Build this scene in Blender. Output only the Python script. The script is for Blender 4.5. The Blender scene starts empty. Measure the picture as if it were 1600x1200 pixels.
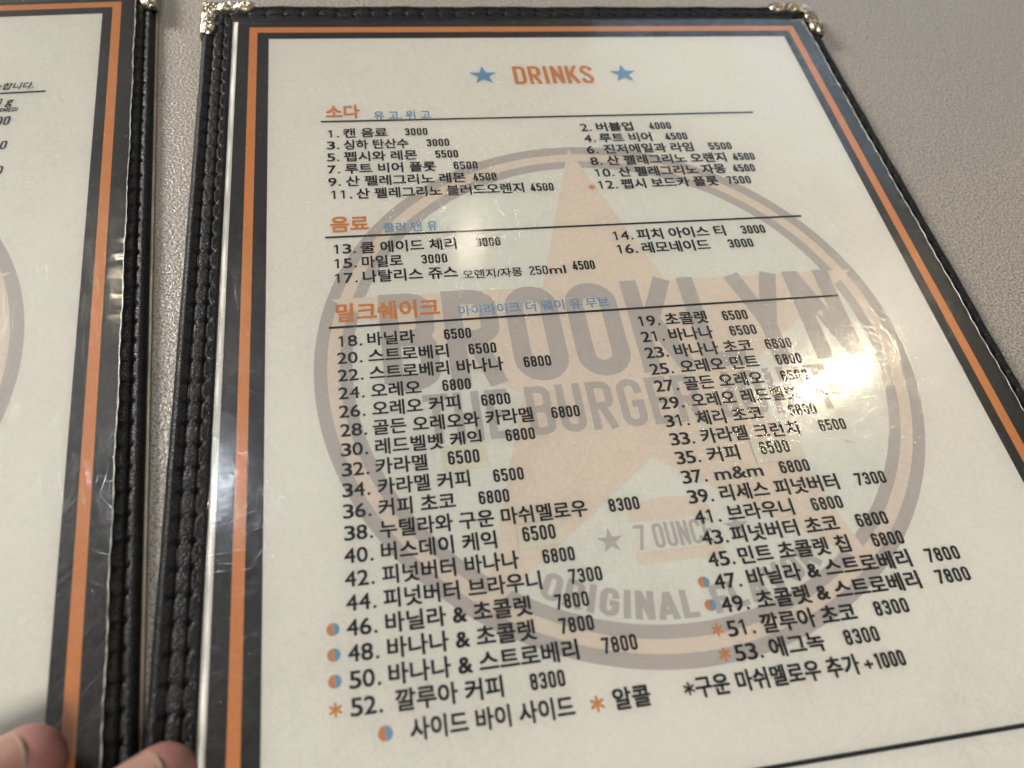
import bpy, math, random
from mathutils import Vector, Matrix

random.seed(7)
SC = bpy.context.scene
COL = SC.collection
S = 0.19                     # metres per page unit (the printed cream field is 1 unit wide)
ZP = 0.022 * S               # height of the paper above the table top

# ------------------------------------------------------------------ camera
cam = bpy.data.cameras.new('camera')
camo = bpy.data.objects.new('camera', cam)
COL.objects.link(camo)
CR = Matrix([[0.9835381, 0.076888, -0.163527], [-0.1519457, 0.8416986, -0.5181274], [0.0978026, 0.5344452, 0.8395254]])
CC = Vector([0.149528, -1.328438, 0.908477])
camo.matrix_world = Matrix.Translation(CC * S + Vector((0, 0, ZP))) @ CR.to_4x4()
cam.sensor_width = 36.0
cam.lens = 27.8554
cam.clip_start = 0.01
cam.clip_end = 50
cam.dof.use_dof = True
cam.dof.focus_distance = 0.222
cam.dof.aperture_fstop = 12.0
SC.camera = camo

# ------------------------------------------------------------------ light
w = bpy.data.worlds.new('World')
SC.world = w
w.use_nodes = True
bg = w.node_tree.nodes['Background']
bg.inputs['Color'].default_value = (1.0, 0.965, 0.925, 1)
bg.inputs['Strength'].default_value = 0.19


def mirror_pos(u, v, dist, z=0.0):
    """where a lamp hangs whose mirror image lies at page point (u, v)"""
    p = Vector((u, -v, z))
    d = (p - CC)
    d.z = -d.z
    d.normalize()
    return p * S + Vector((0, 0, ZP)) + d * dist


def lamp(name, pos, power, radius, color):
    l = bpy.data.lights.new(name, 'POINT')
    l.energy = power
    l.shadow_soft_size = radius
    l.color = color
    o = bpy.data.objects.new(name, l)
    COL.objects.link(o)
    o.location = pos
    return o


def area(name, pos, target, power, sx, sy, color):
    l = bpy.data.lights.new(name, 'AREA')
    l.shape = 'RECTANGLE'
    l.size, l.size_y = sx, sy
    l.energy = power
    l.color = color
    o = bpy.data.objects.new(name, l)
    COL.objects.link(o)
    o.location = pos
    o.rotation_euler = (Vector(target) - Vector(pos)).to_track_quat('-Z', 'Y').to_euler()
    return o


WARM = (1.0, 0.84, 0.58)
lamp('pendant_lamp_light', mirror_pos(0.758, 0.803, 1.9), 6.8, 0.030, WARM)
lamp('pendant_lamp_light', mirror_pos(0.832, 0.776, 1.95), 8.2, 0.033, WARM)
lamp('ceiling_spot_light', mirror_pos(0.295, 0.499, 2.6), 3.6, 0.050, (1.0, 0.88, 0.66))
lamp('ceiling_spot_light', mirror_pos(-0.149, 0.570, 2.6, -0.02), 9, 0.06, (1.0, 0.86, 0.64))
lamp('ceiling_spot_light', mirror_pos(-0.075, 0.865, 2.3), 12, 0.09, (0.86, 0.93, 1.0))
area('window_light', mirror_pos(1.02, -0.02, 3.2), (0.1, -0.1, 0), 6, 1.5, 0.8, (0.62, 0.80, 1.0))
area('fill_panel_light', (0.3, -2.6, 3.2), (0.05, -0.1, 0), 140, 1.6, 1.6, (1.0, 0.945, 0.885))  # added fill light behind the camera, brightens the paper, no visible source
area('fill_panel_light', (-1.4, 0.95, 1.0), (0.0, -0.1, 0), 95, 0.6, 0.6, (1.0, 0.95, 0.88))  # added low fill light from the left, stronger towards the page top

SC.view_settings.view_transform = 'Standard'
SC.view_settings.look = 'None'
SC.view_settings.gamma = 1.0
SC.view_settings.exposure = 0.2
SC.view_settings.use_curve_mapping = False
SC.cycles.use_denoising = True
SC.cycles.denoising_prefilter = 'ACCURATE'
SC.cycles.use_adaptive_sampling = False
SC.cycles.max_bounces = 8
SC.cycles.transparent_max_bounces = 12
SC.cycles.sample_clamp_indirect = 8


# ------------------------------------------------------------------ materials
def new_mat(name):
    m = bpy.data.materials.new(name)
    m.use_nodes = True
    nt = m.node_tree
    return m, nt, nt.nodes['Principled BSDF']


def nd(nt, typ, **kw):
    n = nt.nodes.new(typ)
    for k, v in kw.items():
        setattr(n, k, v)
    return n


def noise(nt, scale, detail=3, rough=0.55, vec=None, dist=0.0):
    n = nd(nt, 'ShaderNodeTexNoise')
    n.inputs['Scale'].default_value = scale
    n.inputs['Detail'].default_value = detail
    n.inputs['Roughness'].default_value = rough
    n.inputs['Distortion'].default_value = dist
    if vec is None:
        tc = nd(nt, 'ShaderNodeTexCoord')
        vec = tc.outputs['Object']
    nt.links.new(vec, n.inputs['Vector'])
    return n.outputs['Fac']


def ramp(nt, fac, lo, hi, c0=0.0, c1=1.0):
    n = nd(nt, 'ShaderNodeMapRange', interpolation_type='SMOOTHSTEP')
    nt.links.new(fac, n.inputs['Value'])
    n.inputs['From Min'].default_value = lo
    n.inputs['From Max'].default_value = hi
    n.inputs['To Min'].default_value = c0
    n.inputs['To Max'].default_value = c1
    return n.outputs['Result']


def mixc(nt, fac, a, b, mode='MIX'):
    n = nd(nt, 'ShaderNodeMix', data_type='RGBA', blend_type=mode)
    for sock, val in ((n.inputs[0], fac), (n.inputs[6], a), (n.inputs[7], b)):
        if isinstance(val, (int, float)):
            sock.default_value = val
        elif isinstance(val, tuple):
            sock.default_value = (*val, 1) if len(val) == 3 else val
        else:
            nt.links.new(val, sock)
    return n.outputs[2]


def math_(nt, op, a, b=None):
    n = nd(nt, 'ShaderNodeMath', operation=op)
    for s_, v in zip(n.inputs, (a, b)):
        if v is None:
            continue
        if isinstance(v, (int, float)):
            s_.default_value = v
        else:
            nt.links.new(v, s_)
    return n.outputs[0]


def bump(nt, h, strength, dist, normal=None):
    n = nd(nt, 'ShaderNodeBump')
    n.inputs['Strength'].default_value = strength
    n.inputs['Distance'].default_value = dist
    nt.links.new(h, n.inputs['Height'])
    if normal is not None:
        nt.links.new(normal, n.inputs['Normal'])
    return n.outputs['Normal']


def print_mat(name, col, vary=0.06, dirt=True, rough=0.6):
    """matt ink or paper with fibre mottling and small smudges"""
    m, nt, p = new_mat(name)
    c = tuple(x * (1 - vary) for x in col)
    f = noise(nt, 900, 4, 0.7)
    base = mixc(nt, ramp(nt, f, 0.3, 0.7), c, col)
    if dirt:
        f2 = noise(nt, 55, 5, 0.6)
        base = mixc(nt, ramp(nt, f2, 0.35, 0.75, 0.0, 0.10), base, tuple(x * y for x, y in zip(col, (0.88, 0.80, 0.78))))
        f3 = noise(nt, 190, 3, 0.7, dist=1.4)
        base = mixc(nt, ramp(nt, f3, 0.735, 0.79, 0.0, 0.45), base, tuple(x * 0.45 for x in col))
    nt.links.new(base, p.inputs['Base Color'])
    p.inputs['Roughness'].default_value = rough
    p.inputs['Specular IOR Level'].default_value = 0.15
    return m


PAPER = print_mat('printed_cream_paper', (0.80, 0.782, 0.715))
WHITE = print_mat('white_paper_margin', (0.66, 0.65, 0.60))
STICK = print_mat('price_sticker_paper', (0.72, 0.69, 0.575), dirt=False)
BLACKBAND = print_mat('black_border_ink', (0.013, 0.013, 0.014), 0.2)
ORANGE = print_mat('orange_ink', (0.72, 0.275, 0.080), 0.10)
INK = print_mat('black_text_ink', (0.011, 0.0105, 0.0115), 0.2, dirt=False)
BLUE = print_mat('blue_ink', (0.165, 0.355, 0.53), 0.08, dirt=False)
PALEBLUE = print_mat('pale_blue_wash', (0.755, 0.757, 0.69))
PEACH = print_mat('pale_peach_wash', (0.755, 0.67, 0.57))
GREY = print_mat('pale_grey_wash', (0.50, 0.465, 0.44))
ITEMORANGE = print_mat('orange_heading_ink', (0.64, 0.25, 0.078), 0.08, dirt=False)


def leather_mat():
    m, nt, p = new_mat('black_grained_leatherette')
    tc = nd(nt, 'ShaderNodeTexCoord').outputs['Object']
    mp = nd(nt, 'ShaderNodeMapping')
    nt.links.new(tc, mp.inputs['Vector'])
    mp.inputs['Scale'].default_value = (1.0, 1.9, 1.0)
    v = nd(nt, 'ShaderNodeTexVoronoi', feature='DISTANCE_TO_EDGE')
    v.inputs['Scale'].default_value = 700
    wv = noise(nt, 260, 4, 0.65, mp.outputs[0])
    add = nd(nt, 'ShaderNodeVectorMath', operation='MULTIPLY_ADD')
    cmb = nd(nt, 'ShaderNodeCombineXYZ')
    nt.links.new(wv, cmb.inputs[0]); nt.links.new(wv, cmb.inputs[1])
    nt.links.new(cmb.outputs[0], add.inputs[0])
    add.inputs[1].default_value = (0.0022, 0.0022, 0)
    nt.links.new(mp.outputs[0], add.inputs[2])
    nt.links.new(add.outputs[0], v.inputs['Vector'])
    h = math_(nt, 'ADD', ramp(nt, v.outputs['Distance'], 0.0, 0.22), math_(nt, 'MULTIPLY', wv, 1.2))
    nt.links.new(bump(nt, h, 0.55, 0.00017), p.inputs['Normal'])
    nt.links.new(mixc(nt, ramp(nt, wv, 0.3, 0.7), (0.0025, 0.0025, 0.003), (0.006, 0.006, 0.0065)), p.inputs['Base Color'])
    nt.links.new(ramp(nt, noise(nt, 120, 3), 0.3, 0.7, 0.38, 0.50), p.inputs['Roughness'])
    p.inputs['Specular IOR Level'].default_value = 0.12
    return m


LEATHER = leather_mat()
mTH, ntTH, pTH = new_mat('black_thread')
pTH.inputs['Base Color'].default_value = (0.006, 0.006, 0.007, 1)
pTH.inputs['Roughness'].default_value = 0.5
ntTH.links.new(bump(ntTH, noise(ntTH, 2500, 2), 0.6, 0.0002), pTH.inputs['Normal'])
THREAD = mTH


def metal_mat():
    m, nt, p = new_mat('antique_nickel')
    f = noise(nt, 420, 4, 0.6)
    nt.links.new(mixc(nt, ramp(nt, f, 0.35, 0.65), (0.24, 0.20, 0.145), (0.50, 0.445, 0.35)), p.inputs['Base Color'])
    p.inputs['Metallic'].default_value = 1.0
    nt.links.new(ramp(nt, f, 0.3, 0.7, 0.34, 0.17), p.inputs['Roughness'])
    nt.links.new(bump(nt, noise(nt, 700, 3), 0.35, 0.0004), p.inputs['Normal'])
    return m


METAL = metal_mat()


def table_mat():
    m, nt, p = new_mat('beige_textured_laminate')
    tc = nd(nt, 'ShaderNodeTexCoord').outputs['Object']
    f1 = noise(nt, 1450, 3, 0.6, tc)
    f2 = noise(nt, 3400, 2, 0.6, tc)
    f3 = noise(nt, 9, 3, 0.5, tc)
    c = mixc(nt, ramp(nt, f1, 0.36, 0.62), (0.048, 0.043, 0.037), (0.205, 0.188, 0.162))
    c = mixc(nt, ramp(nt, f2, 0.56, 0.70, 0, 0.5), c, (0.36, 0.33, 0.285))
    c = mixc(nt, ramp(nt, f3, 0.3, 0.7, 0.0, 0.25), c, (0.17, 0.148, 0.13))
    nt.links.new(c, p.inputs['Base Color'])
    nt.links.new(ramp(nt, f1, 0.3, 0.7, 0.40, 0.26), p.inputs['Roughness'])
    p.inputs['Specular IOR Level'].default_value = 0.5
    h = math_(nt, 'ADD', noise(nt, 1050, 2, 0.5, tc), math_(nt, 'MULTIPLY', f1, 0.5))
    nt.links.new(bump(nt, h, 0.8, 0.00045), p.inputs['Normal'])
    return m


TABLE = table_mat()


def vinyl_mat():
    """clear scratched vinyl: transparent film, a sharp gloss, a worn haze and fine directional scratches"""
    m = bpy.data.materials.new('scratched_clear_vinyl')
    m.use_nodes = True
    nt = m.node_tree
    for n in list(nt.nodes):
        nt.nodes.remove(n)
    L = nt.links
    out = nd(nt, 'ShaderNodeOutputMaterial')
    tc = nd(nt, 'ShaderNodeTexCoord').outputs['Object']
    # gentle waviness plus orange-peel
    wav = noise(nt, 34, 2, 0.5, tc)
    peel = noise(nt, 800, 3, 0.65, tc)
    nrm = bump(nt, wav, 0.07, 0.0010)
    nrm = bump(nt, peel, 0.06, 0.00012, nrm)
    # warp so that scratches bend a little
    wn = nd(nt, 'ShaderNodeTexNoise')
    wn.inputs['Scale'].default_value = 22
    wn.inputs['Detail'].default_value = 2
    L.new(tc, wn.inputs['Vector'])
    wa = nd(nt, 'ShaderNodeVectorMath', operation='MULTIPLY_ADD')
    L.new(wn.outputs['Color'], wa.inputs[0])
    wa.inputs[1].default_value = (0.012, 0.012, 0)
    L.new(tc, wa.inputs[2])
    tang = None
    mask = None
    angles = [4, 27, 49, 71, 96, 118, 141, 163]
    for i, a in enumerate(angles):
        th = math.radians(a)
        mp = nd(nt, 'ShaderNodeMapping', vector_type='TEXTURE')
        mp.inputs['Rotation'].default_value = (0, 0, th)
        mp.inputs['Location'].default_value = (0.37 * i, 0.19 * i, 0)
        L.new(wa.outputs[0], mp.inputs['Vector'])
        sc = nd(nt, 'ShaderNodeVectorMath', operation='MULTIPLY')
        L.new(mp.outputs[0], sc.inputs[0])
        sc.inputs[1].default_value = (60 if i % 3 else 140, 3100 if i % 2 else 2300, 1)
        f = noise(nt, 1.0, 1, 0.5, sc.outputs[0])
        mk = ramp(nt, f, 0.605, 0.70)
        cv = nd(nt, 'ShaderNodeVectorMath', operation='SCALE')
        cv.inputs[0].default_value = (math.cos(th), math.sin(th), 0)
        L.new(mk, cv.inputs['Scale'])
        if tang is None:
            tang, mask = cv.outputs[0], mk
        else:
            ad = nd(nt, 'ShaderNodeVectorMath', operation='ADD')
            L.new(tang, ad.inputs[0]); L.new(cv.outputs[0], ad.inputs[1])
            tang = ad.outputs[0]
            mask = math_(nt, 'MAXIMUM', mask, mk)
    dens = ramp(nt, noise(nt, 16, 3, 0.6, tc), 0.30, 0.68, 0.25, 1.0)
    mask = math_(nt, 'MULTIPLY', mask, dens)
    ad = nd(nt, 'ShaderNodeVectorMath', operation='ADD')
    L.new(tang, ad.inputs[0]); ad.inputs[1].default_value = (0.001, 0.0005, 0)
    nz = nd(nt, 'ShaderNodeVectorMath', operation='NORMALIZE')
    L.new(ad.outputs[0], nz.inputs[0])

    fr = nd(nt, 'ShaderNodeFresnel'); fr.inputs['IOR'].default_value = 1.46
    sharp = nd(nt, 'ShaderNodeBsdfGlossy'); sharp.inputs['Roughness'].default_value = 0.085
    L.new(nrm, sharp.inputs['Normal'])
    haze = nd(nt, 'ShaderNodeBsdfGlossy'); haze.inputs['Roughness'].default_value = 0.36
    L.new(nrm, haze.inputs['Normal'])
    scr = nd(nt, 'ShaderNodeBsdfGlossy')
    scr.inputs['Roughness'].default_value = 0.13
    scr.inputs['Anisotropy'].default_value = 0.72
    L.new(nz.outputs[0], scr.inputs['Tangent'])
    tr = nd(nt, 'ShaderNodeBsdfTransparent')
    tr.inputs['Color'].default_value = (0.975, 0.975, 0.965, 1)

    m0 = nd(nt, 'ShaderNodeMixShader')           # haze share, uneven wear
    L.new(ramp(nt, noise(nt, 26, 4, 0.6, tc), 0.3, 0.7, 0.50, 0.74), m0.inputs[0])
    L.new(sharp.outputs[0], m0.inputs[1]); L.new(haze.outputs[0], m0.inputs[2])
    m1 = nd(nt, 'ShaderNodeMixShader')
    L.new(fr.outputs[0], m1.inputs[0])
    L.new(tr.outputs[0], m1.inputs[1]); L.new(m0.outputs[0], m1.inputs[2])
    m2 = nd(nt, 'ShaderNodeMixShader')
    L.new(math_(nt, 'MULTIPLY', mask, 0.12), m2.inputs[0])
    L.new(m1.outputs[0], m2.inputs[1]); L.new(scr.outputs[0], m2.inputs[2])
    L.new(m2.outputs[0], out.inputs['Surface'])
    return m


VINYL = vinyl_mat()
mE, ntE, pE = new_mat('milky_vinyl_edge')
pE.inputs['Base Color'].default_value = (0.42, 0.41, 0.37, 1)
pE.inputs['Roughness'].default_value = 0.25
ntE.links.new(mixc(ntE, ramp(ntE, noise(ntE, 300, 3), 0.35, 0.65), (0.08, 0.077, 0.068), (0.32, 0.31, 0.28)), pE.inputs['Base Color'])
EDGE = mE
mF, ntF, pF = new_mat('yellowed_clear_flange')
ntF.links.new(mixc(ntF, ramp(ntF, noise(ntF, 120, 3), 0.3, 0.7), (0.11, 0.09, 0.063), (0.17, 0.145, 0.105)), pF.inputs['Base Color'])
pF.inputs['Roughness'].default_value = 0.3
FLANGE = mF


# ------------------------------------------------------------------ mesh helpers
class MB:
    """collects geometry in page units (x right, y up the page, z above the paper)"""

    def __init__(self):
        self.v, self.f, self.mi, self.mats = [], [], [], []

    def slot(self, m):
        if m not in self.mats:
            self.mats.append(m)
        return self.mats.index(m)

    def poly(self, pts, m, z=None):
        b = len(self.v)
        self.v += [(p[0], p[1], z if z is not None else p[2]) for p in pts]
        self.f.append(tuple(range(b, b + len(pts))))
        self.mi.append(self.slot(m))

    def add(self, verts, faces, m):
        b = len(self.v)
        self.v += [tuple(x) for x in verts]
        s = self.slot(m)
        for f in faces:
            self.f.append(tuple(i + b for i in f))
            self.mi.append(s)

    def build(self, name, parent=None, smooth=False, z0=ZP):
        me = bpy.data.meshes.new(name)
        me.from_pydata([(x * S, y * S, z * S + z0) for x, y, z in self.v], [], self.f)
        for m in self.mats:
            me.materials.append(m)
        me.polygons.foreach_set('material_index', self.mi)
        if smooth:
            me.polygons.foreach_set('use_smooth', [True] * len(me.polygons))
        me.update()
        o = bpy.data.objects.new(name, me)
        COL.objects.link(o)
        if parent is not None:
            o.parent = parent
        return o


def rect(mb, u0, v0, u1, v1, m, z):
    mb.poly([(u0, -v1), (u1, -v1), (u1, -v0), (u0, -v0)], m, z)


def band(mb, a, b, m, z):
    """rectangular ring between rect a (outer) and b (inner), each (u0, v0, u1, v1)"""
    rect(mb, a[0], a[1], a[2], b[1], m, z)
    rect(mb, a[0], b[3], a[2], a[3], m, z)
    rect(mb, a[0], b[1], b[0], b[3], m, z)
    rect(mb, b[2], b[1], a[2], b[3], m, z)


def star(mb, cu, cv, r, m, z, inner=0.382):
    pts = []
    for k in range(10):
        a = math.pi / 2 + k * math.pi / 5
        q = r if k % 2 == 0 else r * inner
        pts.append((cu + q * math.cos(a), -cv + q * math.sin(a)))
    mb.poly(pts, m, z)


def disc(mb, cu, cv, r, m, z, a0=0.0, a1=2 * math.pi, n=96):
    full = abs(a1 - a0 - 2 * math.pi) < 1e-6
    pts = [(cu + r * math.cos(a0 + (a1 - a0) * k / n), -cv + r * math.sin(a0 + (a1 - a0) * k / n)) for k in range(n if full else n + 1)]
    mb.poly(pts, m, z)


def annulus(mb, cu, cv, r0, r1, m, z, n=160):
    vs, fs = [], []
    for k in range(n):
        a = 2 * math.pi * k / n
        c, s_ = math.cos(a), math.sin(a)
        vs += [(cu + r0 * c, -cv + r0 * s_, z), (cu + r1 * c, -cv + r1 * s_, z)]
    for k in range(n):
        j = (k + 1) % n
        fs.append((2 * k, 2 * k + 1, 2 * j + 1, 2 * j))
    mb.add(vs, fs, m)


# ---- condensed poster lettering drawn with pen strokes (cap height 1)
def arc(cx, cy, rx, ry, a0, a1, n=9):
    return [(cx + rx * math.cos(math.radians(a0 + (a1 - a0) * k / n)), cy + ry * math.sin(math.radians(a0 + (a1 - a0) * k / n))) for k in range(n + 1)]


def glyph(ch, w, t):
    """list of (polyline, closed)"""
    l, r, b, T = t / 2, w - t / 2, t / 2, 1 - t / 2
    cx = w / 2
    rx = (r - l) / 2
    ry = min(rx * 1.05, 0.24)
    h = 0.5
    def stad(y0, y1):
        q = min(ry, (y1 - y0) / 2)
        return arc(cx, y1 - q, rx, q, 0, 180) + arc(cx, y0 + q, rx, q, 180, 360)
    if ch in '0O':
        return [(stad(b, T), True)]
    if ch == '8':
        return [(stad(b, .53), True), (stad(.53, T), True)]
    if ch == '6':
        return [(stad(b, .585), True), ([(l, .30), (l, T - ry)] + arc(cx, T - ry, rx, ry, 180, 0) + [(r, T - ry - .06)], False)]
    if ch == '9':
        return [(stad(.415, T), True), ([(r, .70), (r, b + ry)] + arc(cx, b + ry, rx, ry, 0, -180) + [(l, b + ry + .06)], False)]
    if ch == '3':
        q = min(ry, (T - .52) / 2)
        return [([(l, T - ry - .07), (l, T - q)] + arc(cx, T - q, rx, q, 180, 0) + arc(cx - .0, .52 + q, rx, q, 0, -90) + [(cx - .07, .52)], False),
                ([(cx - .07, .52)] + arc(cx, .52 - q, rx, q, 90, 0) + arc(cx, b + q, rx, q, 0, -180) + [(l, b + ry + .07)], False)]
    if ch == '5':
        return [([(r + t * .3, T), (l, T), (l, .47)], False),
                ([(l, .50)] + arc(cx, .585 - ry, rx, ry, 150, 0) + arc(cx, b + ry, rx, ry, 0, -180) + [(l, b + ry + .07)], False)]
    if ch == '7':
        return [([(0, T), (r, T), (r, T - .02), (w * .34, 0)], False)]
    if ch == '4':
        return [([(w * .62, 1.0), (l * .8, .27), (l * .8 + .001, .215), (w, .215)], False), ([(w * .66, .0), (w * .66, .62)], False)]
    if ch == '1':
        return [([(w * .62, 0), (w * .62, 1.0)], False), ([(w * .12, .80), (w * .45, .86)], False)]
    if ch == '2':
        return [([(l, T - ry - .05), (l, T - ry)] + arc(cx, T - ry, rx, ry, 180, 0) + [(r, T - ry - .1), (l, b + .1), (l, b), (w, b)], False)]
    if ch == 'D':
        return [([(l, b), (l, T)] + arc(cx, T - ry, rx, ry, 90, 0) + arc(cx, b + ry, rx, ry, 0, -90), True)]
    if ch == 'B':
        return [([(l, b), (l, T)] + arc(cx, T - ry * .8, rx * .94, ry * .8, 90, 0) + arc(cx, .52 + ry * .8, rx * .94, ry * .8, 0, -90) + [(l, .52)], False),
                ([(l, .52)] + arc(cx, .52 - ry * .8, rx, ry * .8, 90, 0) + arc(cx, b + ry * .8, rx, ry * .8, 0, -90) + [(l, b)], False)]
    if ch == 'R':
        return [([(l, 0), (l, T)] + arc(cx, T - ry * .8, rx, ry * .8, 90, 0) + arc(cx, .48 + ry * .8, rx, ry * .8, 0, -90) + [(l, .48)], False),
                ([(cx, .48), (r, 0)], False)]
    if ch == 'I':
        return [([(cx, 0), (cx, 1)], False)]
    if ch == 'N':
        return [([(l, 0), (l, 1)], False), ([(r, 0), (r, 1)], False), ([(l, .97), (r, .03)], False)]
    if ch == 'K':
        return [([(l, 0), (l, 1)], False), ([(r + t * .1, 1), (l + t * .3, .42)], False), ([(l + (r - l) * .35, .58), (r + t * .15, 0)], False)]
    if ch == 'S':
        q = ry
        return [([(r, T - q - .06), (r, T - q)] + arc(cx, T - q, rx, q, 0, 180) + [(l, .70), (cx - .04, .555), (cx + .04, .455), (r, .31)] + arc(cx, b + q, rx, q, 0, -180) + [(l, b + q + .07)], False)]
    if ch == 'L':
        return [([(l, 1), (l, b), (w, b)], False)]
    if ch == 'Y':
        return [([(l * .8, 1), (cx, .42), (cx, 0)], False), ([(w - l * .8, 1), (cx, .42)], False)]
    if ch == 'T':
        return [([(0, T), (w, T)], False), ([(cx, 0), (cx, T)], False)]
    if ch == 'H':
        return [([(l, 0), (l, 1)], False), ([(r, 0), (r, 1)], False), ([(l, .5), (r, .5)], False)]
    if ch == 'E':
        return [([(w, T), (l, T), (l, b), (w, b)], False), ([(l, .5), (w * .9, .5)], False)]
    if ch == 'F':
        return [([(w, T), (l, T), (l, 0)], False), ([(l, .48), (w * .9, .48)], False)]
    if ch == 'U':
        return [([(l, 1), (l, b + ry)] + arc(cx, b + ry, rx, ry, 180, 360) + [(r, 1)], False)]
    if ch == 'J':
        return [([(l, .3), (l, b + ry)] + arc(cx, b + ry, rx, ry, 180, 360) + [(r, 1)], False)]
    if ch == 'G':
        return [([(r, T - ry - .10), (r, T - ry)] + arc(cx, T - ry, rx, ry, 0, 180) + arc(cx, b + ry, rx, ry, 180, 360) + [(r, .47), (cx, .47)], False)]
    if ch == 'C':
        return [([(r, T - ry - .10), (r, T - ry)] + arc(cx, T - ry, rx, ry, 0, 180) + arc(cx, b + ry, rx, ry, 180, 360) + [(r, b + ry + .10)], False)]
    if ch == 'A':
        return [([(l * .8, 0), (cx, 1 - t * .2)], False), ([(w - l * .8, 0), (cx, 1 - t * .2)], False), ([(w * .25, .26), (w * .75, .26)], False)]
    if ch == 'V':
        return [([(l * .8, 1), (cx, t * .2)], False), ([(w - l * .8, 1), (cx, t * .2)], False)]
    if ch == 'M':
        return [([(l, 0), (l, 1)], False), ([(r, 0), (r, 1)], False), ([(l, .95), (cx, .25), (r, .95)], False)]
    if ch == '+':
        return [([(0, .5), (w, .5)], False), ([(cx, .5 - w / 2), (cx, .5 + w / 2)], False)]
    if ch == '(':
        return [(arc(w + .1, .5, w * .9, .55, 120, 240), False)]
    if ch == ')':
        return [(arc(-.1, .5, w * .9, .55, 60, -60), False)]
    return []


def stroke(pts, closed, t):
    """ribbon of width t along pts, mitred"""
    P = [pts[0]]
    for p in pts[1:]:
        if math.hypot(p[0] - P[-1][0], p[1] - P[-1][1]) > 1e-5:
            P.append(p)
    if closed and math.hypot(P[0][0] - P[-1][0], P[0][1] - P[-1][1]) < 1e-5:
        P.pop()
    n = len(P)
    vs = []
    for i in range(n):
        def dr(a, b):
            dx, dy = P[b][0] - P[a][0], P[b][1] - P[a][1]
            q = math.hypot(dx, dy)
            return dx / q, dy / q
        if closed:
            d0, d1 = dr(i - 1, i), dr(i, (i + 1) % n)
        else:
            d0 = dr(i - 1, i) if i > 0 else dr(0, 1)
            d1 = dr(i, i + 1) if i < n - 1 else d0
        nx, ny = -(d0[1] + d1[1]), d0[0] + d1[0]
        q = math.hypot(nx, ny) or 1
        nx, ny = nx / q, ny / q
        k = (t / 2) / max(0.35, nx * -d0[1] + ny * d0[0])
        vs += [(P[i][0] + nx * k, P[i][1] + ny * k, i * 2.5e-6), (P[i][0] - nx * k, P[i][1] - ny * k, i * 2.5e-6)]
    fs = []
    for i in range(n if closed else n - 1):
        j = (i + 1) % n
        fs.append((2 * i, 2 * i + 1, 2 * j + 1, 2 * j))
    return vs, fs


WID = {'I': .45, 'M': 1.28, '+': .95, '(': .5, ')': .5, 'L': .86, 'E': .86, 'F': .84, 'J': .8, 'T': .92, '1': .75, 'A': 1.06, 'V': 1.06, 'Y': 1.06}


def poster_layout(txt, w=0.40, gap=0.065, space=0.20):
    x, out = 0.0, []
    for ch in txt:
        if ch == ' ':
            x += space
            continue
        cw = w * WID.get(ch, 1.0)
        out.append((ch, x, cw))
        x += cw + gap
    return out, x - gap


def poster(mb, txt, u0, u1, vb, cap, m, z, w=0.40, t=0.125, shear=0.0, gap=0.065):
    """straight poster text whose ink runs from u0 to u1 on baseline vb"""
    lay, W = poster_layout(txt, w, gap)
    kx = (u1 - u0) / W
    for ch, x, cw in lay:
        for k, (pl, cl) in enumerate(glyph(ch, cw, t * (1 if cw > t * 1.6 else .95))):
            # keep the pen width even after the horizontal fit
            sx = kx / cap
            vs, fs = stroke([(p[0] * sx, p[1]) for p in pl], cl, t)
            mb.add([(u0 + x * kx + q[0] * cap + shear * q[1] * cap, -vb + q[1] * cap, z + k * 1e-4 + q[2]) for q in vs], fs, m)


def poster_arc(mb, txt, cu, cv, rad, a0, a1, cap, m, z, w=0.5, t=0.17):
    """poster text standing on the inside of a circle's lower half, a0..a1 in degrees from straight down"""
    lay, W = poster_layout(txt, w, 0.10, 0.34)
    for ch, x, cw in lay:
        for k, (pl, cl) in enumerate(glyph(ch, cw, t)):
            vs, fs = stroke(pl, cl, t)
            o = []
            for q in vs:
                a = math.radians(a0 + (a1 - a0) * (x + q[0]) / W)
                rr = rad - q[1] * cap
                o.append((cu + rr * math.sin(a), -cv - rr * math.cos(a), z + k * 1e-4 + q[2]))
            mb.add(o, fs, m)


# ---- running text from Blender's built-in font
_cache = {}


def font_geo(txt):
    if txt not in _cache:
        c = bpy.data.curves.new('lettering', 'FONT')
        c.body = txt
        c.resolution_u = 4
        o = bpy.data.objects.new('lettering', c)
        COL.objects.link(o)
        dg = bpy.context.evaluated_depsgraph_get()
        ev = o.evaluated_get(dg)
        me = ev.to_mesh()
        vs = [tuple(v.co)[:2] for v in me.vertices]
        fs = [tuple(p.vertices) for p in me.polygons]
        ev.to_mesh_clear()
        bpy.data.objects.remove(o)
        bpy.data.curves.remove(c)
        xs = [v[0] for v in vs]
        ys = [v[1] for v in vs]
        _cache[txt] = (vs, fs, min(xs), max(xs), min(ys), max(ys))
    return _cache[txt]


def text(mb, txt, u0, u1, vb, em, m, z, bold=0.024, shear=0.0, vtop=None, vbot=None):
    """text fitted between u0 and u1; baseline vb and em size, or fitted between vtop and vbot"""
    vs, fs, x0, x1, y0, y1 = font_geo(txt)
    if vtop is not None:
        ky = (vbot - vtop) / (y1 - y0)
        vb = vbot + y0 * ky
        em = ky
    kx = (u1 - u0) / (x1 - x0 + 2 * bold)
    k = 0
    for dx in (-bold, bold):
        for dy in (-bold * .8, bold * .8):
            mb.add([(u0 + (q[0] - x0 + bold + dx) * kx + shear * q[1] * em, -vb + (q[1] + dy) * em, z + k * 6e-5) for q in vs], fs, m)
            k += 1


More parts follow.
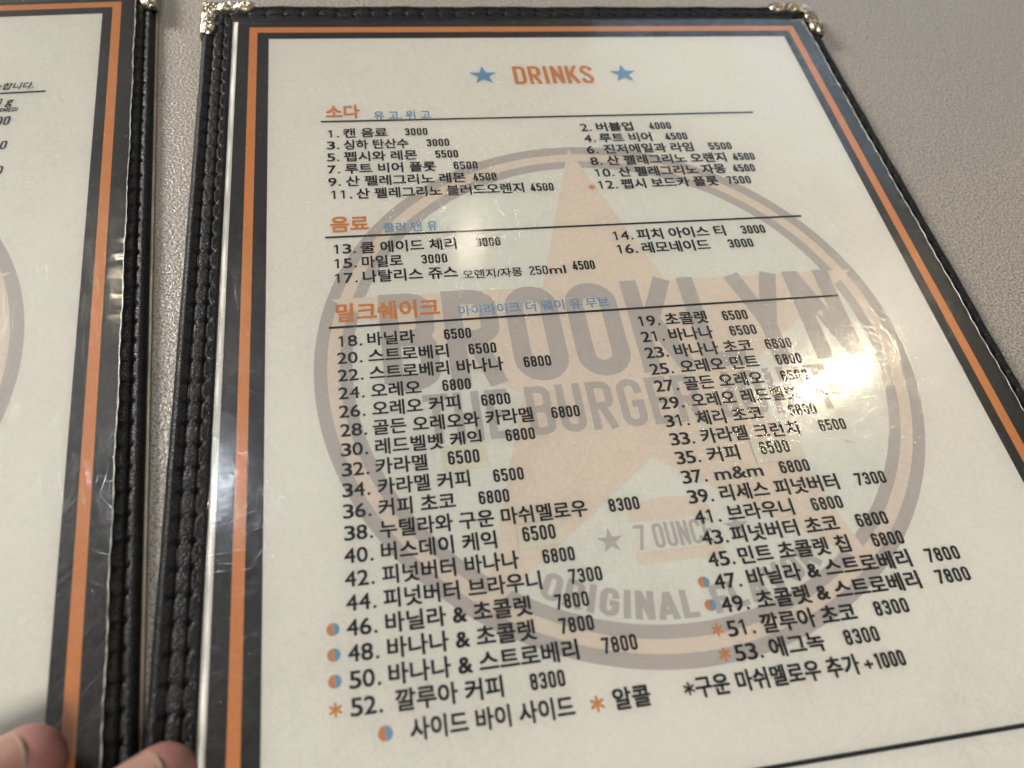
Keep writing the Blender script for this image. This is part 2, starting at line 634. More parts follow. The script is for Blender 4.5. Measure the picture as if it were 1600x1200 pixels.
def number(mb, n, u, vb, m, z, cap=0.0178):
    """a list number such as 27. in upright humanist figures"""
    s_ = str(n)
    adv = 0.0143
    for i, ch in enumerate(s_):
        if ch == '1':
            for k, (pl, cl) in enumerate([([(.0068, 0), (.0068, cap)], False), ([(.0020, cap * .80), (.0042, cap * .86), (.0068, cap * .985)], False)]):
                vs, fs = stroke(pl, cl, .0029 if k == 0 else .0023)
                mb.add([(u + adv * i + q[0], -vb + q[1], z + k * 1e-4) for q in vs], fs, m)
        else:
            x = u + adv * i
            text(mb, ch, x + .0002, x + .0133, vb, cap / 0.682, m, z, bold=.014)
    x = u + adv * len(s_) + .0016
    disc(mb, x + .002, vb - .0016, .0019, m, z, n=14)


def asterisk(mb, u, v, r, m, z, arms=6):
    for k in range(arms // 2):
        a = math.pi * k / (arms // 2) + math.pi / 2
        c, s_ = math.cos(a), math.sin(a)
        vs, fs = stroke([(-r * c, -r * s_), (0, 0), (r * c, r * s_)], False, r * .30)
        mb.add([(u + q[0], -v + q[1], z + k * 1e-4) for q in vs], fs, m)


def half_badge(mb, u, v, r, z):
    disc(mb, u - .0002, v, r, ITEMORANGE, z, math.pi / 2, 3 * math.pi / 2, 20)
    disc(mb, u + .0002, v, r, BLUE, z, -math.pi / 2, math.pi / 2, 20)


# ------------------------------------------------------------------ table top (the setting)
tb = MB()
X0, X1, Y0, Y1 = -6.0, 6.5, -6.0, 5.0
tv = []
for z in (-0.15, 0.0):
    tv += [(X0, Y0, z), (X1, Y0, z), (X1, Y1, z), (X0, Y1, z)]
tb.add(tv, [(3, 2, 1, 0), (4, 5, 6, 7), (0, 1, 5, 4), (1, 2, 6, 5), (2, 3, 7, 6), (3, 0, 4, 7)], TABLE)
table = tb.build('table_top', z0=0.0)
table['kind'] = 'structure'
table['label'] = 'beige speckled laminate table top'


# ------------------------------------------------------------------ the menu body shared by both menus
UL, UR, VT, VB_ = -0.115, 1.0865, -0.0965, 1.80        # outer edge of the binding
WL, WR, WT, WB = 0.052, 0.0545, 0.0465, 0.05           # binding width per side
ST = {'L': (.020, .0375), 'T': (.0140, .0325), 'R': (.0160, .0350), 'B': (.018, .036)}
PITCH = 0.0318
ZTAB = -0.022


def gss(x, s_):
    return math.exp(-(x / s_) ** 2)


def leather_height(side, d, W, s_, seed):
    d1, d2 = ST[side]
    top = {'L': .0035, 'T': .0035, 'R': -.0055, 'B': .0035}[side]
    ph = (s_ / PITCH + seed) % 1.0
    k = abs(math.sin(math.pi * ph))
    ds = min(ph, 1 - ph) * PITCH
    # rolled outer edge
    if d < .012:
        q = 1 - d / .012
        h = top + .0015 + (.0010 - .0075 * q * q * q)
    else:
        h = top + .0010
    pad = max(0.0, min(1.0, (d - d1) / .004)) * max(0.0, min(1.0, (d2 + .004 - d) / .004))
    amp = .0056 if side == 'R' else .0022
    h += amp * pad * (k ** .6) * (0.55 + 0.45 * (d - d1) / (d2 - d1))
    for dd, dep in ((d1, .0030), (d2, .0032)):
        h -= dep * gss(d - dd, .0011)
        h -= .0055 * gss(d - dd, .0034) * gss(ds, .0030)
    if side != 'R' and d > W - .004:
        q = (d - (W - .004)) / .004
        h -= .0026 * q * q
    return h


def make_binding(parent, seed):
    mb = MB()
    NS = {'L': 900, 'R': 900, 'T': 560, 'B': 240}
    for side in 'LTRB':
        W = {'L': WL, 'T': WT, 'R': WR, 'B': WB}[side]
        ds = [0, .0006, .0015, .003, .005, .0075, .010, .012]
        d1, d2 = ST[side]
        ds += [d1 - .0022, d1 - .0012, d1 - .0006, d1, d1 + .0006, d1 + .0012, d1 + .0024, d1 + .0045, (d1 + d2) / 2 - .002, (d1 + d2) / 2 + .002, d2 - .0045, d2 - .0024, d2 - .0012, d2 - .0006, d2, d2 + .0006, d2 + .0012, d2 + .0024, d2 + .005]
        ds += [W - .005, W - .003, W - .0015, W]
        ds = sorted(set(round(x, 5) for x in ds if 0 <= x <= W))
        n = NS[side]
        vs = []
        for j, d in enumerate([-1] + ds + [W + 1]):
            dd = 0 if d == -1 else (W if d == W + 1 else d)
            f = dd / W
            u0, u1, v0, v1 = UL + f * WL, UR - f * WR, VT + f * WT, VB_ - f * WB
            for i in range(n + 1):
                a = i / n
                if side == 'L':
                    u, v, s_ = u0, v0 + (v1 - v0) * a, v0 + (v1 - v0) * a
                elif side == 'R':
                    u, v, s_ = u1, v0 + (v1 - v0) * a, v0 + (v1 - v0) * a + .011
                elif side == 'T':
                    u, v, s_ = u0 + (u1 - u0) * a, v0, u0 + (u1 - u0) * a
                else:
                    u, v, s_ = u0 + (u1 - u0) * a, v1, u0 + (u1 - u0) * a
                if d == -1:
                    z = ZTAB
                elif d == W + 1:
                    z = -.0105
                else:
                    z = leather_height(side, d, W, s_, seed)
                    wob = .0005 * math.sin(s_ * 31 + seed * 5) + .0004 * math.sin(s_ * 83)
                    z += wob
                vs.append((u, -v, z))
        m = len(ds) + 2
        fs = []
        for j in range(m - 1):
            for i in range(n):
                q = (j * (n + 1) + i, j * (n + 1) + i + 1, (j + 1) * (n + 1) + i + 1, (j + 1) * (n + 1) + i)
                fs.append(q if side in 'RB' else q[::-1])
        if side in 'RB':
            fs = [q[::-1] if side == 'B' else q for q in fs]
        mb.add(vs, fs, LEATHER)
    o = mb.build('leather_binding', parent, smooth=True)
    # rigid backing board under the page
    bb = MB()
    bv = []
    for z in (ZTAB, -.012):
        bv += [(UL + .004, -(VB_ - .004), z), (UR - .004, -(VB_ - .004), z), (UR - .004, -(VT + .004), z), (UL + .004, -(VT + .004), z)]
    bb.add(bv, [(3, 2, 1, 0), (4, 5, 6, 7), (0, 1, 5, 4), (1, 2, 6, 5), (2, 3, 7, 6), (3, 0, 4, 7)], LEATHER)
    bb.build('backing_board', parent)
    # thread: each stitch a short sunken bar between two needle holes
    for side in 'LTR':
        W = {'L': WL, 'T': WT, 'R': WR}[side]
        for row in (0, 1):
            tm = MB()
            d = ST[side][row]
            lo, hi = (VT, VB_) if side in 'LR' else (UL, UR)
            k0 = int((lo + .03) / PITCH) - 1
            s_ = (k0 - seed) * PITCH
            while s_ < hi - .03:
                a, b = s_ + .0022, s_ + PITCH - .0022
                s_ += PITCH
                if a < lo + .03:
                    continue
                off = .011 if side == 'R' else 0.0
                n = 6
                vs, fs = [], []
                for i in range(n + 1):
                    q = a + (b - a) * i / n
                    e = 4 * (i / n) * (1 - i / n)
                    zc = leather_height(side, d, W, q, seed) + .0006 * e - .0004
                    for c in range(6):
                        an = 2 * math.pi * c / 6
                        dx, dz = .00075 * math.cos(an), .00065 * math.sin(an)
                        if side == 'L':
                            vs.append((UL + d + dx, -q, zc + dz))
                        elif side == 'R':
                            vs.append((UR - d + dx, -(q - off), zc + dz))
                        else:
                            vs.append((q, -(VT + d + dx), zc + dz))
                for i in range(n):
                    for c in range(6):
                        e = (c + 1) % 6
                        fs.append((i * 6 + c, i * 6 + e, (i + 1) * 6 + e, (i + 1) * 6 + c))
                tm.add(vs, fs, THREAD)
            tm.build('stitching', o, smooth=True)
    return o


def make_corner(parent, cu, cv, su, sv):
    """embossed metal corner: two scalloped arms; (su, sv) point from the corner into the menu"""
    mb = MB()
    A = .093

    def depth(a):
        if a < .029:
            return min(.021, .018 + a * .1)
        if a < .057:
            return .0165 + .0105 * math.sqrt(max(0, 1 - ((a - .043) / .0143) ** 2))
        return .0150 + .0115 * math.sqrt(max(0, 1 - ((a - .0745) / .0188) ** 2))

    beads = []
    rng = random.Random(int(cu * 100) + 31)
    for c, R in ((.043, .0085), (.0745, .010)):
        for k in range(9):
            an = 2 * math.pi * k / 9
            beads.append((c + R * math.cos(an), .0125 + R * .75 * math.sin(an), .0022))
        beads.append((c, .0125, .0034))
    for k in range(14):
        beads.append((rng.uniform(.004, .09), rng.uniform(.003, .02), .0015))

    def hgt(a, b, dmax):
        z = .0075
        z += .0045 * math.sqrt(max(0, 1 - ((a - .043) / .0145) ** 2 - ((b - .013) / .014) ** 2))
        z += .0048 * math.sqrt(max(0, 1 - ((a - .0745) / .019) ** 2 - ((b - .013) / .0145) ** 2))
        for x, y, r in beads:
            q = ((a - x) ** 2 + (b - y) ** 2) / (r * r)
            if q < 6:
                z += .0015 * math.exp(-q)
        rr = math.hypot(a - .0745, b - .0125)
        z -= .0011 * gss(rr - .0066, .0012)
        rr = math.hypot(a - .043, b - .0125)
        z -= .0011 * gss(rr - .0055, .0012)
        z += .0012 * gss(dmax - b, .0016)
        z -= .004 * max(0, 1 - b / .003) ** 2
        return z

    for arm in (0, 1):
        na, nb = 110, 30
        vs, fs = [], []
        for i in range(na + 1):
            a = A * i / na
            dm = depth(a)
            if a > A - .004:
                dm *= 1 - .35 * ((a - (A - .004)) / .004) ** 2
            lim = min(dm, a) if arm == 0 else min(dm, a)
            for j in range(-2, nb + 2):
                jj = max(0, min(nb, j))
                b = lim * jj / nb
                z = hgt(a, b, dm)
                if j == -2:
                    z = ZTAB + .004
                elif j == -1:
                    z = .001
                elif j == nb + 1:
                    z = -.002
                p, q = (a, b) if arm == 0 else (b, a)
                vs.append((cu + su * p, -(cv + sv * q), z))
        m = nb + 4
        flip = (su * sv > 0) == (arm == 0)
        for i in range(na):
            for j in range(m - 1):
                f = (i * m + j, i * m + j + 1, (i + 1) * m + j + 1, (i + 1) * m + j)
                fs.append(f if flip else f[::-1])
        # end cap
        e = na * m
        mb.add(vs, fs, METAL)
        cap = [vs[e + j] for j in range(2, m - 1)]
        low = [(x, y, -.002) for x, y, z in cap]
        nn = len(cap)
        mb.add(cap + low, [(k, k + 1, nn + k + 1, nn + k) for k in range(nn - 1)], METAL)
    return mb.build('corner_protector', parent, smooth=True)


def make_page(parent):
    mb = MB()
    outer = (-.0665, -.0530, 1.0545, 1.755)
    white = (-.0545, -.0525, 1.0545, 1.755)
    b1 = (-.0340, -.0345, 1.0310, 1.735)
    b2 = (-.0200, -.0187, 1.0165, 1.719)
    inn = (0, 0, 1, 1.70)
    rect(mb, outer[0], outer[1], white[0], outer[3], WHITE, 0)
    rect(mb, white[0], outer[1], outer[2], white[1], WHITE, 0)
    band(mb, white, b1, BLACKBAND, 0)
    band(mb, b1, b2, ORANGE, 0)
    band(mb, b2, inn, BLACKBAND, 0)
    rect(mb, *inn, PAPER, 0)
    # paper thickness along the free right edge
    mb.poly([(1.0545, -1.755, -.0012), (1.0545, .053, -.0012), (1.0545, .053, 0), (1.0545, -1.755, 0)], WHITE)
    return mb.build('menu_page', parent)


def make_emblem(page, cu=.494, cv=.735):
    mb = MB()
    R = .431
    disc(mb, cu, cv, R - .051, PALEBLUE, 2e-4, n=160)
    annulus(mb, cu, cv, R - .0175, R, GREY, 2e-4)
    annulus(mb, cu, cv, R - .0345, R - .0175, PEACH, 2e-4)
    annulus(mb, cu, cv, R - .051, R - .0345, GREY, 2e-4)
    star(mb, cu, cv, .4265, PEACH, 3.5e-4)
    poster(mb, 'BROOKLYN', cu - .340, cu + .366, .7665, .166, GREY, 5e-4, w=.44, t=.158, gap=.055)
    poster(mb, 'THE BURGER JOINT', cu - .291, cu + .291, .8500, .0755, GREY, 5e-4, w=.42, t=.145, gap=.07)
    poster(mb, '7 OUNCE', cu - .0495, cu + .051, 1.0210, .0325, GREY, 5e-4, w=.40, t=.135)
    star(mb, cu - .0815, 1.0050, .0172, GREY, 5e-4)
    star(mb, cu + .0845, 1.0040, .0172, GREY, 5e-4)
    # burger outline: domed top bun and a flat lower bun
    pts = [(cu - .0535, -.9845), (cu + .0575, -.9845)]
    pts += [(cu + .002 + .0555 * math.cos(math.pi * k / 24), -.9835 + .0290 * math.sin(math.pi * k / 24) ** .8) for k in range(25)]
    mb.poly(pts, PEACH, 5e-4)
    lo = []
    for (x, y, a) in ((cu + .054, -1.0285, 90), (cu - .050, -1.0285, 180)):
        pass
    x0, x1, y0, y1, r = cu - .0545, cu + .0585, -1.0395, -1.0235, .006
    lo = arc(x1 - .002, y1 - .002, .002, .002, 0, 90, 3) + arc(x0 + .002, y1 - .002, .002, .002, 90, 180, 3) + arc(x0 + r, y0 + r, r, r, 180, 270, 6) + arc(x1 - r, y0 + r, r, r, 270, 360, 6)
    mb.poly(lo, PEACH, 5e-4)
    poster_arc(mb, 'ORIGINAL FLAVOR', cu, cv, .3745, -29, 29, .034, GREY, 5e-4, w=.52, t=.19)
    return mb.build('printed_emblem', page)


def make_sleeve(parent, seed):
    """clear cover film over the page, curling up where it meets the binding"""
    rng = random.Random(seed)
    us = [-.0635 + .0003 * k for k in range(13)] + [-.0590, -.0570, -.0540, -.0515, -.05]
    us += [-.05 + (1.03 + .05) * k / 44 for k in range(1, 45)]
    us += [1.036, 1.041, 1.046, 1.050, 1.053, 1.0550, 1.0565]
    vs_ = [-.0505 + .0005 * k for k in range(17)]
    nv = 330
    vs_ += [-.042 + (1.76 + .042) * k / nv for k in range(1, nv + 1)]
    vs, fs = [], []
    for v in vs_:
        for i, u in enumerate(us):
            z = .0042 + .0006 * math.sin(7 * u + 3 * v + seed) + .0005 * math.sin(13 * v - 5 * u)
            cl = max(0.0, (-.0603 - u) / .0032)
            ct = max(0.0, (-.0430 - v) / .0075)
            z += cl ** 2 * (.0009 * math.exp(-((v - .90) / .045) ** 2) + .0010 * max(0.0, 1 - (v + .05) / .06))
            z += ct ** 2 * (.0002 + .0014 * max(0.0, 1 - (u + .0635) / .03))
            uu = u
            if u > 1.036:
                k = (u - 1.036) / .0205
                bul = abs(math.sin(math.pi * ((v + .011) / PITCH + seed * .37)))
                uu = u + k * (.0011 * (bul - .5) + .0006 * math.sin(v * 40))
                z += k * (-.0006 + .0004 * bul)
            vs.append((uu, -v, z))
    n = len(us)
    for j in range(len(vs_) - 1):
        for i in range(n - 1):
            fs.append((j * n + i, (j + 1) * n + i, (j + 1) * n + i + 1, j * n + i + 1))
    mb = MB()
    mb.add(vs, fs, VINYL)
    o = mb.build('clear_cover', parent, smooth=True)
    # milky cut edge of the film
    em = MB()
    ev, ef = [], []
    for j in range(len(vs_)):
        x, y, z = vs[j * n + n - 1]
        for c in range(6):
            a = 2 * math.pi * c / 6
            ev.append((x + .0008 * math.cos(a), y, z - .0002 + .0008 * math.sin(a)))
    for j in range(len(vs_) - 1):
        for c in range(6):
            e = (c + 1) % 6
            ef.append((j * 6 + c, j * 6 + e, (j + 1) * 6 + e, (j + 1) * 6 + c))
    em.add(ev, ef, EDGE)
    em.build('cut_edge', o, smooth=True)
    return o


def menu_root(label, loc=(0, 0, 0), rot=0.0):
    r = bpy.data.objects.new('restaurant_menu', None)
    COL.objects.link(r)
    r.location = loc
    r.rotation_euler = (0, 0, rot)
    r.empty_display_size = .05
    r['label'] = label
    r['category'] = 'menu'
    r['group'] = 'menus lying on the table'
    return r


# ------------------------------------------------------------------ right menu: the drinks page
drinks = menu_root('black leather bound drinks menu with orange border and headed DRINKS, the larger in view')
make_binding(drinks, 0.15)
make_corner(drinks, -.1185, -.1020, 1, 1)
make_corner(drinks, 1.0905, -.1000, -1, 1)
make_corner(drinks, -.1185, 1.8030, 1, -1)
make_corner(drinks, 1.0905, 1.8030, -1, -1)
page = make_page(drinks)
make_emblem(page)
make_sleeve(drinks, 3)

ZT = 1.2e-3
t = MB()
poster(t, 'DRINKS', .4300, .5800, .1372, .0500, ITEMORANGE, ZT, w=.40, t=.135)
t.build('menu_title', page)
for cu in (.3752, .6380):
    t = MB()
    star(t, cu, .1118, .0262, BLUE, ZT, .40)
    t.build('printed_star', page)
for txt, u0, u1, v0, v1, sub, s0, s1, w0, w1, rv in (
        ('소다', .0940, .1508, .1858, .2190, '유 고, 위 고', .1735, .2700, .2030, .2262, .2265),
        ('음료', .0932, .1512, .4450, .4752, '쿨러 댄 유', .1725, .2556, .4615, .4810, .4857),
        ('밀크쉐이크', .0958, .2415, .6135, .6450, '아이라이크 더 웨이 유 무브', .2680, .4925, .6290, .6478, .6540)):
    t = MB()
    text(t, txt, u0, u1, 0, 0, ITEMORANGE, ZT, bold=.030, vtop=v0, vbot=v1)
    t.build('section_heading', page)
    t = MB()
    text(t, sub, s0, s1, 0, 0, BLUE, ZT, bold=.014, vtop=w0, vbot=w1)
    t.build('section_subtitle', page)
    t = MB()
    rect(t, .0853, rv - .0019, .8578, rv + .0019, INK, ZT)
    t.build('printed_rule', page)
t = MB()
rect(t, .0853, 1.2770 - .0023, .9, 1.2770 + .0023, INK, ZT)
t.build('printed_rule', page)

ITEMS = [
    (1, 0.2656, 0.0945, '캔 음료', 0.1209, 0.1937, '3000', 0.2223, 0.2608),
    (3, 0.2937, 0.0936, '싱하 탄산수', 0.1207, 0.2263, '3000', 0.256, 0.2944),
    (5, 0.3218, 0.0928, '펩시와 레몬', 0.1201, 0.2381, '5500', 0.268, 0.3061),
    (7, 0.3499, 0.0929, '루트 비어 플롯', 0.1204, 0.2661, '6500', 0.2949, 0.335),
    (9, 0.378, 0.093, '산 펠레그리노 레몬', 0.1207, 0.3114, '4500', 0.3234, 0.3623),
    (11, 0.4061, 0.0951, '산 펠레그리노 블러드오렌지', 0.1357, 0.4034, '4500', 0.414, 0.4528),
    (2, 0.2656, 0.526, '버블업', 0.5548, 0.6216, '4000', 0.6516, 0.6919),
    (4, 0.2937, 0.5271, '루트 비어', 0.5544, 0.6491, '4500', 0.6738, 0.7145),
    (6, 0.3218, 0.5258, '진저에일과 라임', 0.5562, 0.7177, '5500', 0.7466, 0.7889),
    (8, 0.3499, 0.5266, '산 펠레그리노 오렌지', 0.5556, 0.7694, '4500', 0.7824, 0.8228),
    (10, 0.378, 0.5273, '산 펠레그리노 자몽', 0.5693, 0.7606, '4500', 0.774, 0.814),
    (12, 0.4061, 0.5267, '펩시 보드카 플롯', 0.5678, 0.7381, '7500', 0.7542, 0.797),
    (13, 0.5188, 0.0951, '쿨 에이드 체리', 0.1362, 0.2799, '3000', 0.3104, 0.348),
    (15, 0.5469, 0.0951, '마일로', 0.1366, 0.1965, '3000', 0.224, 0.2632),
    (17, 0.575, 0.095, '나탈리스 쥬스', 0.1365, 0.2753, '4500', 0.4511, 0.4862),
    (14, 0.5188, 0.5263, '피치 아이스 티', 0.5673, 0.7157, '3000', 0.7432, 0.7848),
    (16, 0.5469, 0.5267, '레모네이드', 0.5687, 0.681, '3000', 0.7123, 0.7548),
    (18, 0.6871, 0.0954, '바닐라', 0.1366, 0.2025, '6500', 0.2428, 0.2816),
    (20, 0.7152, 0.0944, '스트로베리', 0.1362, 0.2464, '6500', 0.274, 0.3137),
    (22, 0.7433, 0.0942, '스트로베리 바나나', 0.1359, 0.3195, '6800', 0.3479, 0.387),
    (24, 0.7714, 0.094, '오레오', 0.1364, 0.2032, '6800', 0.2315, 0.2705),
    (26, 0.7995, 0.0937, '오레오 커피', 0.1364, 0.2524, '6800', 0.2807, 0.3207),
    (28, 0.8276, 0.0942, '골든 오레오와 카라멜', 0.1355, 0.3476, '6800', 0.372, 0.4113),
    (30, 0.8557, 0.0939, '레드벨벳 케익', 0.137, 0.2741, '6800', 0.3053, 0.3449),
    (32, 0.8838, 0.0936, '카라멜', 0.1356, 0.2012, '6500', 0.2268, 0.2678),
    (34, 0.9119, 0.0933, '카라멜 커피', 0.1366, 0.2515, '6500', 0.2812, 0.3207),
    (36, 0.94, 0.0929, '커피 초코', 0.1356, 0.2301, '6800', 0.2588, 0.2978),
    (38, 0.9681, 0.0932, '누텔라와 구운 마쉬멜로우', 0.1353, 0.3926, '8300', 0.4204, 0.4607),
    (40, 0.9962, 0.0921, '버스데이 케익', 0.135, 0.2735, '6500', 0.3054, 0.3468),
    (42, 1.0243, 0.0916, '피넛버터 바나나', 0.1346, 0.2965, '6800', 0.3254, 0.3653),
    (44, 1.0524, 0.0919, '피넛버터 브라우니', 0.1342, 0.3189, '7300', 0.3527, 0.3936),
    (46, 1.0805, 0.0914, '바닐라 & 초콜렛', 0.1344, 0.3026, '7800', 0.3303, 0.3711),
    (48, 1.1086, 0.0915, '바나나 & 초콜렛', 0.1346, 0.3027, '7800', 0.3304, 0.3713),
    (50, 1.1367, 0.0916, '바나나 & 스트로베리', 0.134, 0.3473, '7800', 0.3751, 0.4168),
    (52, 1.1648, 0.0917, '깔루아 커피', 0.1394, 0.2566, '8300', 0.2866, 0.3263),
    (19, 0.6871, 0.5266, '초콜렛', 0.5693, 0.6355, '6500', 0.6593, 0.699),
    (21, 0.7152, 0.5259, '바나나', 0.5681, 0.6356, '6500', 0.6621, 0.7039),
    (23, 0.7433, 0.5247, '바나나 초코', 0.5688, 0.688, '6800', 0.7085, 0.7505),
    (25, 0.7714, 0.5247, '오레오 민트', 0.5697, 0.6885, '6800', 0.7158, 0.7558),
    (27, 0.7995, 0.5245, '골든 오레오', 0.5675, 0.6864, '6500', 0.7133, 0.7553),
    (29, 0.8276, 0.5246, '오레오 레드벨벳', 0.5704, 0.7301, '6800', 0.7546, 0.7971),
    (31, 0.8557, 0.5245, '체리 초코', 0.5692, 0.6663, '6800', 0.7053, 0.7468),
    (33, 0.8838, 0.5242, '카라멜 크런치', 0.5679, 0.7103, '6500', 0.7404, 0.7803),
    (35, 0.9119, 0.5245, '커피', 0.5686, 0.6138, '6500', 0.6435, 0.686),
    (37, 0.94, 0.5251, 'm&m', 0.5704, 0.6376, '6800', 0.6621, 0.7048),
    (39, 0.9681, 0.5255, '리세스 피넛버터', 0.5694, 0.7355, '7300', 0.7609, 0.8049),
    (41, 0.9962, 0.5269, '브라우니', 0.5706, 0.6613, '6800', 0.6868, 0.7306),
    (43, 1.0243, 0.528, '피넛버터 초코', 0.5669, 0.7134, '6800', 0.7385, 0.783),
    (45, 1.0524, 0.5281, '민트 초콜렛 칩', 0.5685, 0.718, '6800', 0.7491, 0.7931),
    (47, 1.0805, 0.5278, '바닐라 & 스트로베리', 0.5707, 0.7902, '7800', 0.8126, 0.8593),
    (49, 1.1086, 0.5282, '초콜렛 & 스트로베리', 0.5729, 0.7905, '7800', 0.8135, 0.8601),
    (51, 1.1367, 0.5267, '깔루아 초코', 0.5695, 0.6919, '8300', 0.7164, 0.7618),
    (53, 1.1648, 0.5272, '에그녹', 0.5707, 0.6392, '8300', 0.6654, 0.7102),
]
EM = 0.0247
for n, v, un, name, a, b, price, c, d in ITEMS:
    t = MB()
    number(t, n, un, v, INK, ZT)
    if name == 'm&m':
        text(t, name, a, b, v, .0255, INK, ZT, bold=.014)
    else:
        text(t, name, a, b, v - .0002, EM, INK, ZT)
    if n not in (32, 35, 40):
        poster(t, price, c, d, v, .0180, INK, ZT, w=.40, t=.165)
    if n == 17:
        text(t, '오렌지/자몽', .2824, .3722, .5790, .0190, INK, ZT, bold=.015)
        poster(t, '250', .3830, .4120, .5795, .0170, INK, ZT, w=.40, t=.135)
        text(t, 'ml', .4140, .4395, .5795, .0225, INK, ZT, bold=.014)
    if n == 12:
        asterisk(t, .5166, .4010, .0066, ITEMORANGE, ZT)
    if n == 52:
        asterisk(t, .0765, 1.1560, .0075, ITEMORANGE, ZT)
    if n == 51:
        asterisk(t, .5154, 1.1272, .0075, ITEMORANGE, ZT)
    if n == 53:
        asterisk(t, .5156, 1.1552, .0075, ITEMORANGE, ZT)
    if n in (46, 48, 50):
        half_badge(t, .0767, v - .0096, .0070, ZT)
    if n in (47, 49):
        half_badge(t, .5153, v - .0108, .0068, ZT)
    t.build('menu_item', page)

# footer line
t = MB()
half_badge(t, .1268, 1.1865, .0075, ZT)
text(t, '사이드 바이 사이드', .1525, .3310, 1.1955, EM, INK, ZT)
asterisk(t, .3566, 1.1880, .0085, ITEMORANGE, ZT)
text(t, '알콜', .3751, .4180, 1.1955, EM, INK, ZT)
asterisk(t, .4633, 1.1862, .0070, INK, ZT)
text(t, '구운 마쉬멜로우 추가', .4707, .6720, 1.1955, EM, INK, ZT)
poster(t, '+', .6780, .6890, 1.1960, .0150, INK, ZT, w=.7, t=.18)
poster(t, '1000', .6925, .7305, 1.1955, .0180, INK, ZT, w=.40, t=.165)
t.build('footnote_line', page)

# three price corrections pasted on as small paper slips
for n, pts in ((32, [(.2212, .8565), (.2787, .8528), (.2790, .8890), (.2214, .8918)]),
               (40, [(.2989, .9722), (.3589, .9695), (.3592, 1.0000), (.2995, 1.0030)]),
               (35, [(.6330, .8890), (.7040, .8850), (.7050, .9195), (.6338, .9225)])):
    it = [r for r in ITEMS if r[0] == n][0]
    t = MB()
    top = [(p[0], -p[1], 2.0e-3) for p in pts]
    bot = [(p[0], -p[1], 1.6e-3) for p in pts]
    t.add(top + bot, [(3, 2, 1, 0)] + [(k, (k + 1) % 4, 4 + (k + 1) % 4, 4 + k) for k in range(4)], STICK)
    poster(t, it[6], it[7], it[8], it[1] - .0015, .0195, INK, 2.2e-3, w=.40, t=.165)
    t.build('price_sticker', page)

# ------------------------------------------------------------------ left menu, turned a little, mostly out of frame
TH = math.radians(3.6)
left = menu_root('partly visible black leather bound menu beside the drinks menu, nearer the hand',
                 ((-.2889 - math.cos(TH)) * S, (.077 - math.sin(TH)) * S, 0), TH)
make_binding(left, 0.62)
make_corner(left, 1.0925, -.1000, -1, 1)
make_corner(left, -.1185, -.1020, 1, 1)
make_corner(left, -.1185, 1.8030, 1, -1)
make_corner(left, 1.0925, 1.8030, -1, -1)
lp = make_page(left)
make_emblem(lp, .505, .727)
make_sleeve(left, 8)
fl = MB()
fv = []
for z in (ZTAB + .0004, -.0150):
    fv += [(UR - .003, -1.79, z), (UR + .0036, -1.79, z), (UR + .0036, .055, z), (UR - .003, .055, z)]
fl.add(fv, [(3, 2, 1, 0), (4, 5, 6, 7), (0, 1, 5, 4), (1, 2, 6, 5), (2, 3, 7, 6), (3, 0, 4, 7)], FLANGE)
fl.build('yellowed_flange', left)
t = MB()
text(t, '가능합니다.', .826, .9036, 0, 0, INK, ZT, bold=.018, shear=.22, vtop=.1838, vbot=.2010)
t.build('item_note', lp)
t = MB()
rect(t, .10, .2072, .9234, .2112, INK, ZT)
t.build('printed_rule', lp)
t = MB()
poster(t, '0', .8490, .8590, .2383, .0165, INK, ZT, w=.40, t=.15, shear=.2)
text(t, 'g', .8655, .8755, .2383, .0250, INK, ZT, bold=.022, shear=.2)
t.build('weight_line', lp)
t = MB()
poster(t, 'ORMED)', .8500, .8855, .2555, .0100, INK, ZT, w=.46, t=.16, shear=.15)
t.build('weight_line', lp)
for s_, a, b, vb, cap in (('00', .8550, .8755, .2868, .0205), ('0', .8668, .8770, .3428, .0190), ('0', .8668, .8770, .3990, .0190)):
    t = MB()
    poster(t, s_, a, b, vb, cap, INK, ZT, w=.44, t=.16, shear=.12)
    t.build('item_price', lp)

# ------------------------------------------------------------------ the hand at the lower left corner
def skin_mat():
    m, nt, p = new_mat('skin')
    f = noise(nt, 90, 4, 0.6)
    f2 = noise(nt, 700, 3, 0.6)
    c = mixc(nt, ramp(nt, f, 0.3, 0.7), (0.115, 0.046, 0.038), (0.160, 0.070, 0.056))  # skin colour darkened to stand in for shade on the fingers
    nt.links.new(mixc(nt, ramp(nt, f2, 0.4, 0.7, 0, 0.3), c, (0.15, 0.05, 0.045)), p.inputs['Base Color'])
    p.inputs['Roughness'].default_value = 0.5
    p.inputs['Subsurface Weight'].default_value = 0.25
    p.inputs['Subsurface Radius'].default_value = (1.0, 0.35, 0.2)
    p.inputs['Subsurface Scale'].default_value = 0.002
    v = nd(nt, 'ShaderNodeTexVoronoi', feature='DISTANCE_TO_EDGE')
    v.inputs['Scale'].default_value = 1500
    nt.links.new(nd(nt, 'ShaderNodeTexCoord').outputs['Object'], v.inputs['Vector'])
    nt.links.new(bump(nt, v.outputs['Distance'], 0.35, 0.0003), p.inputs['Normal'])
    return m


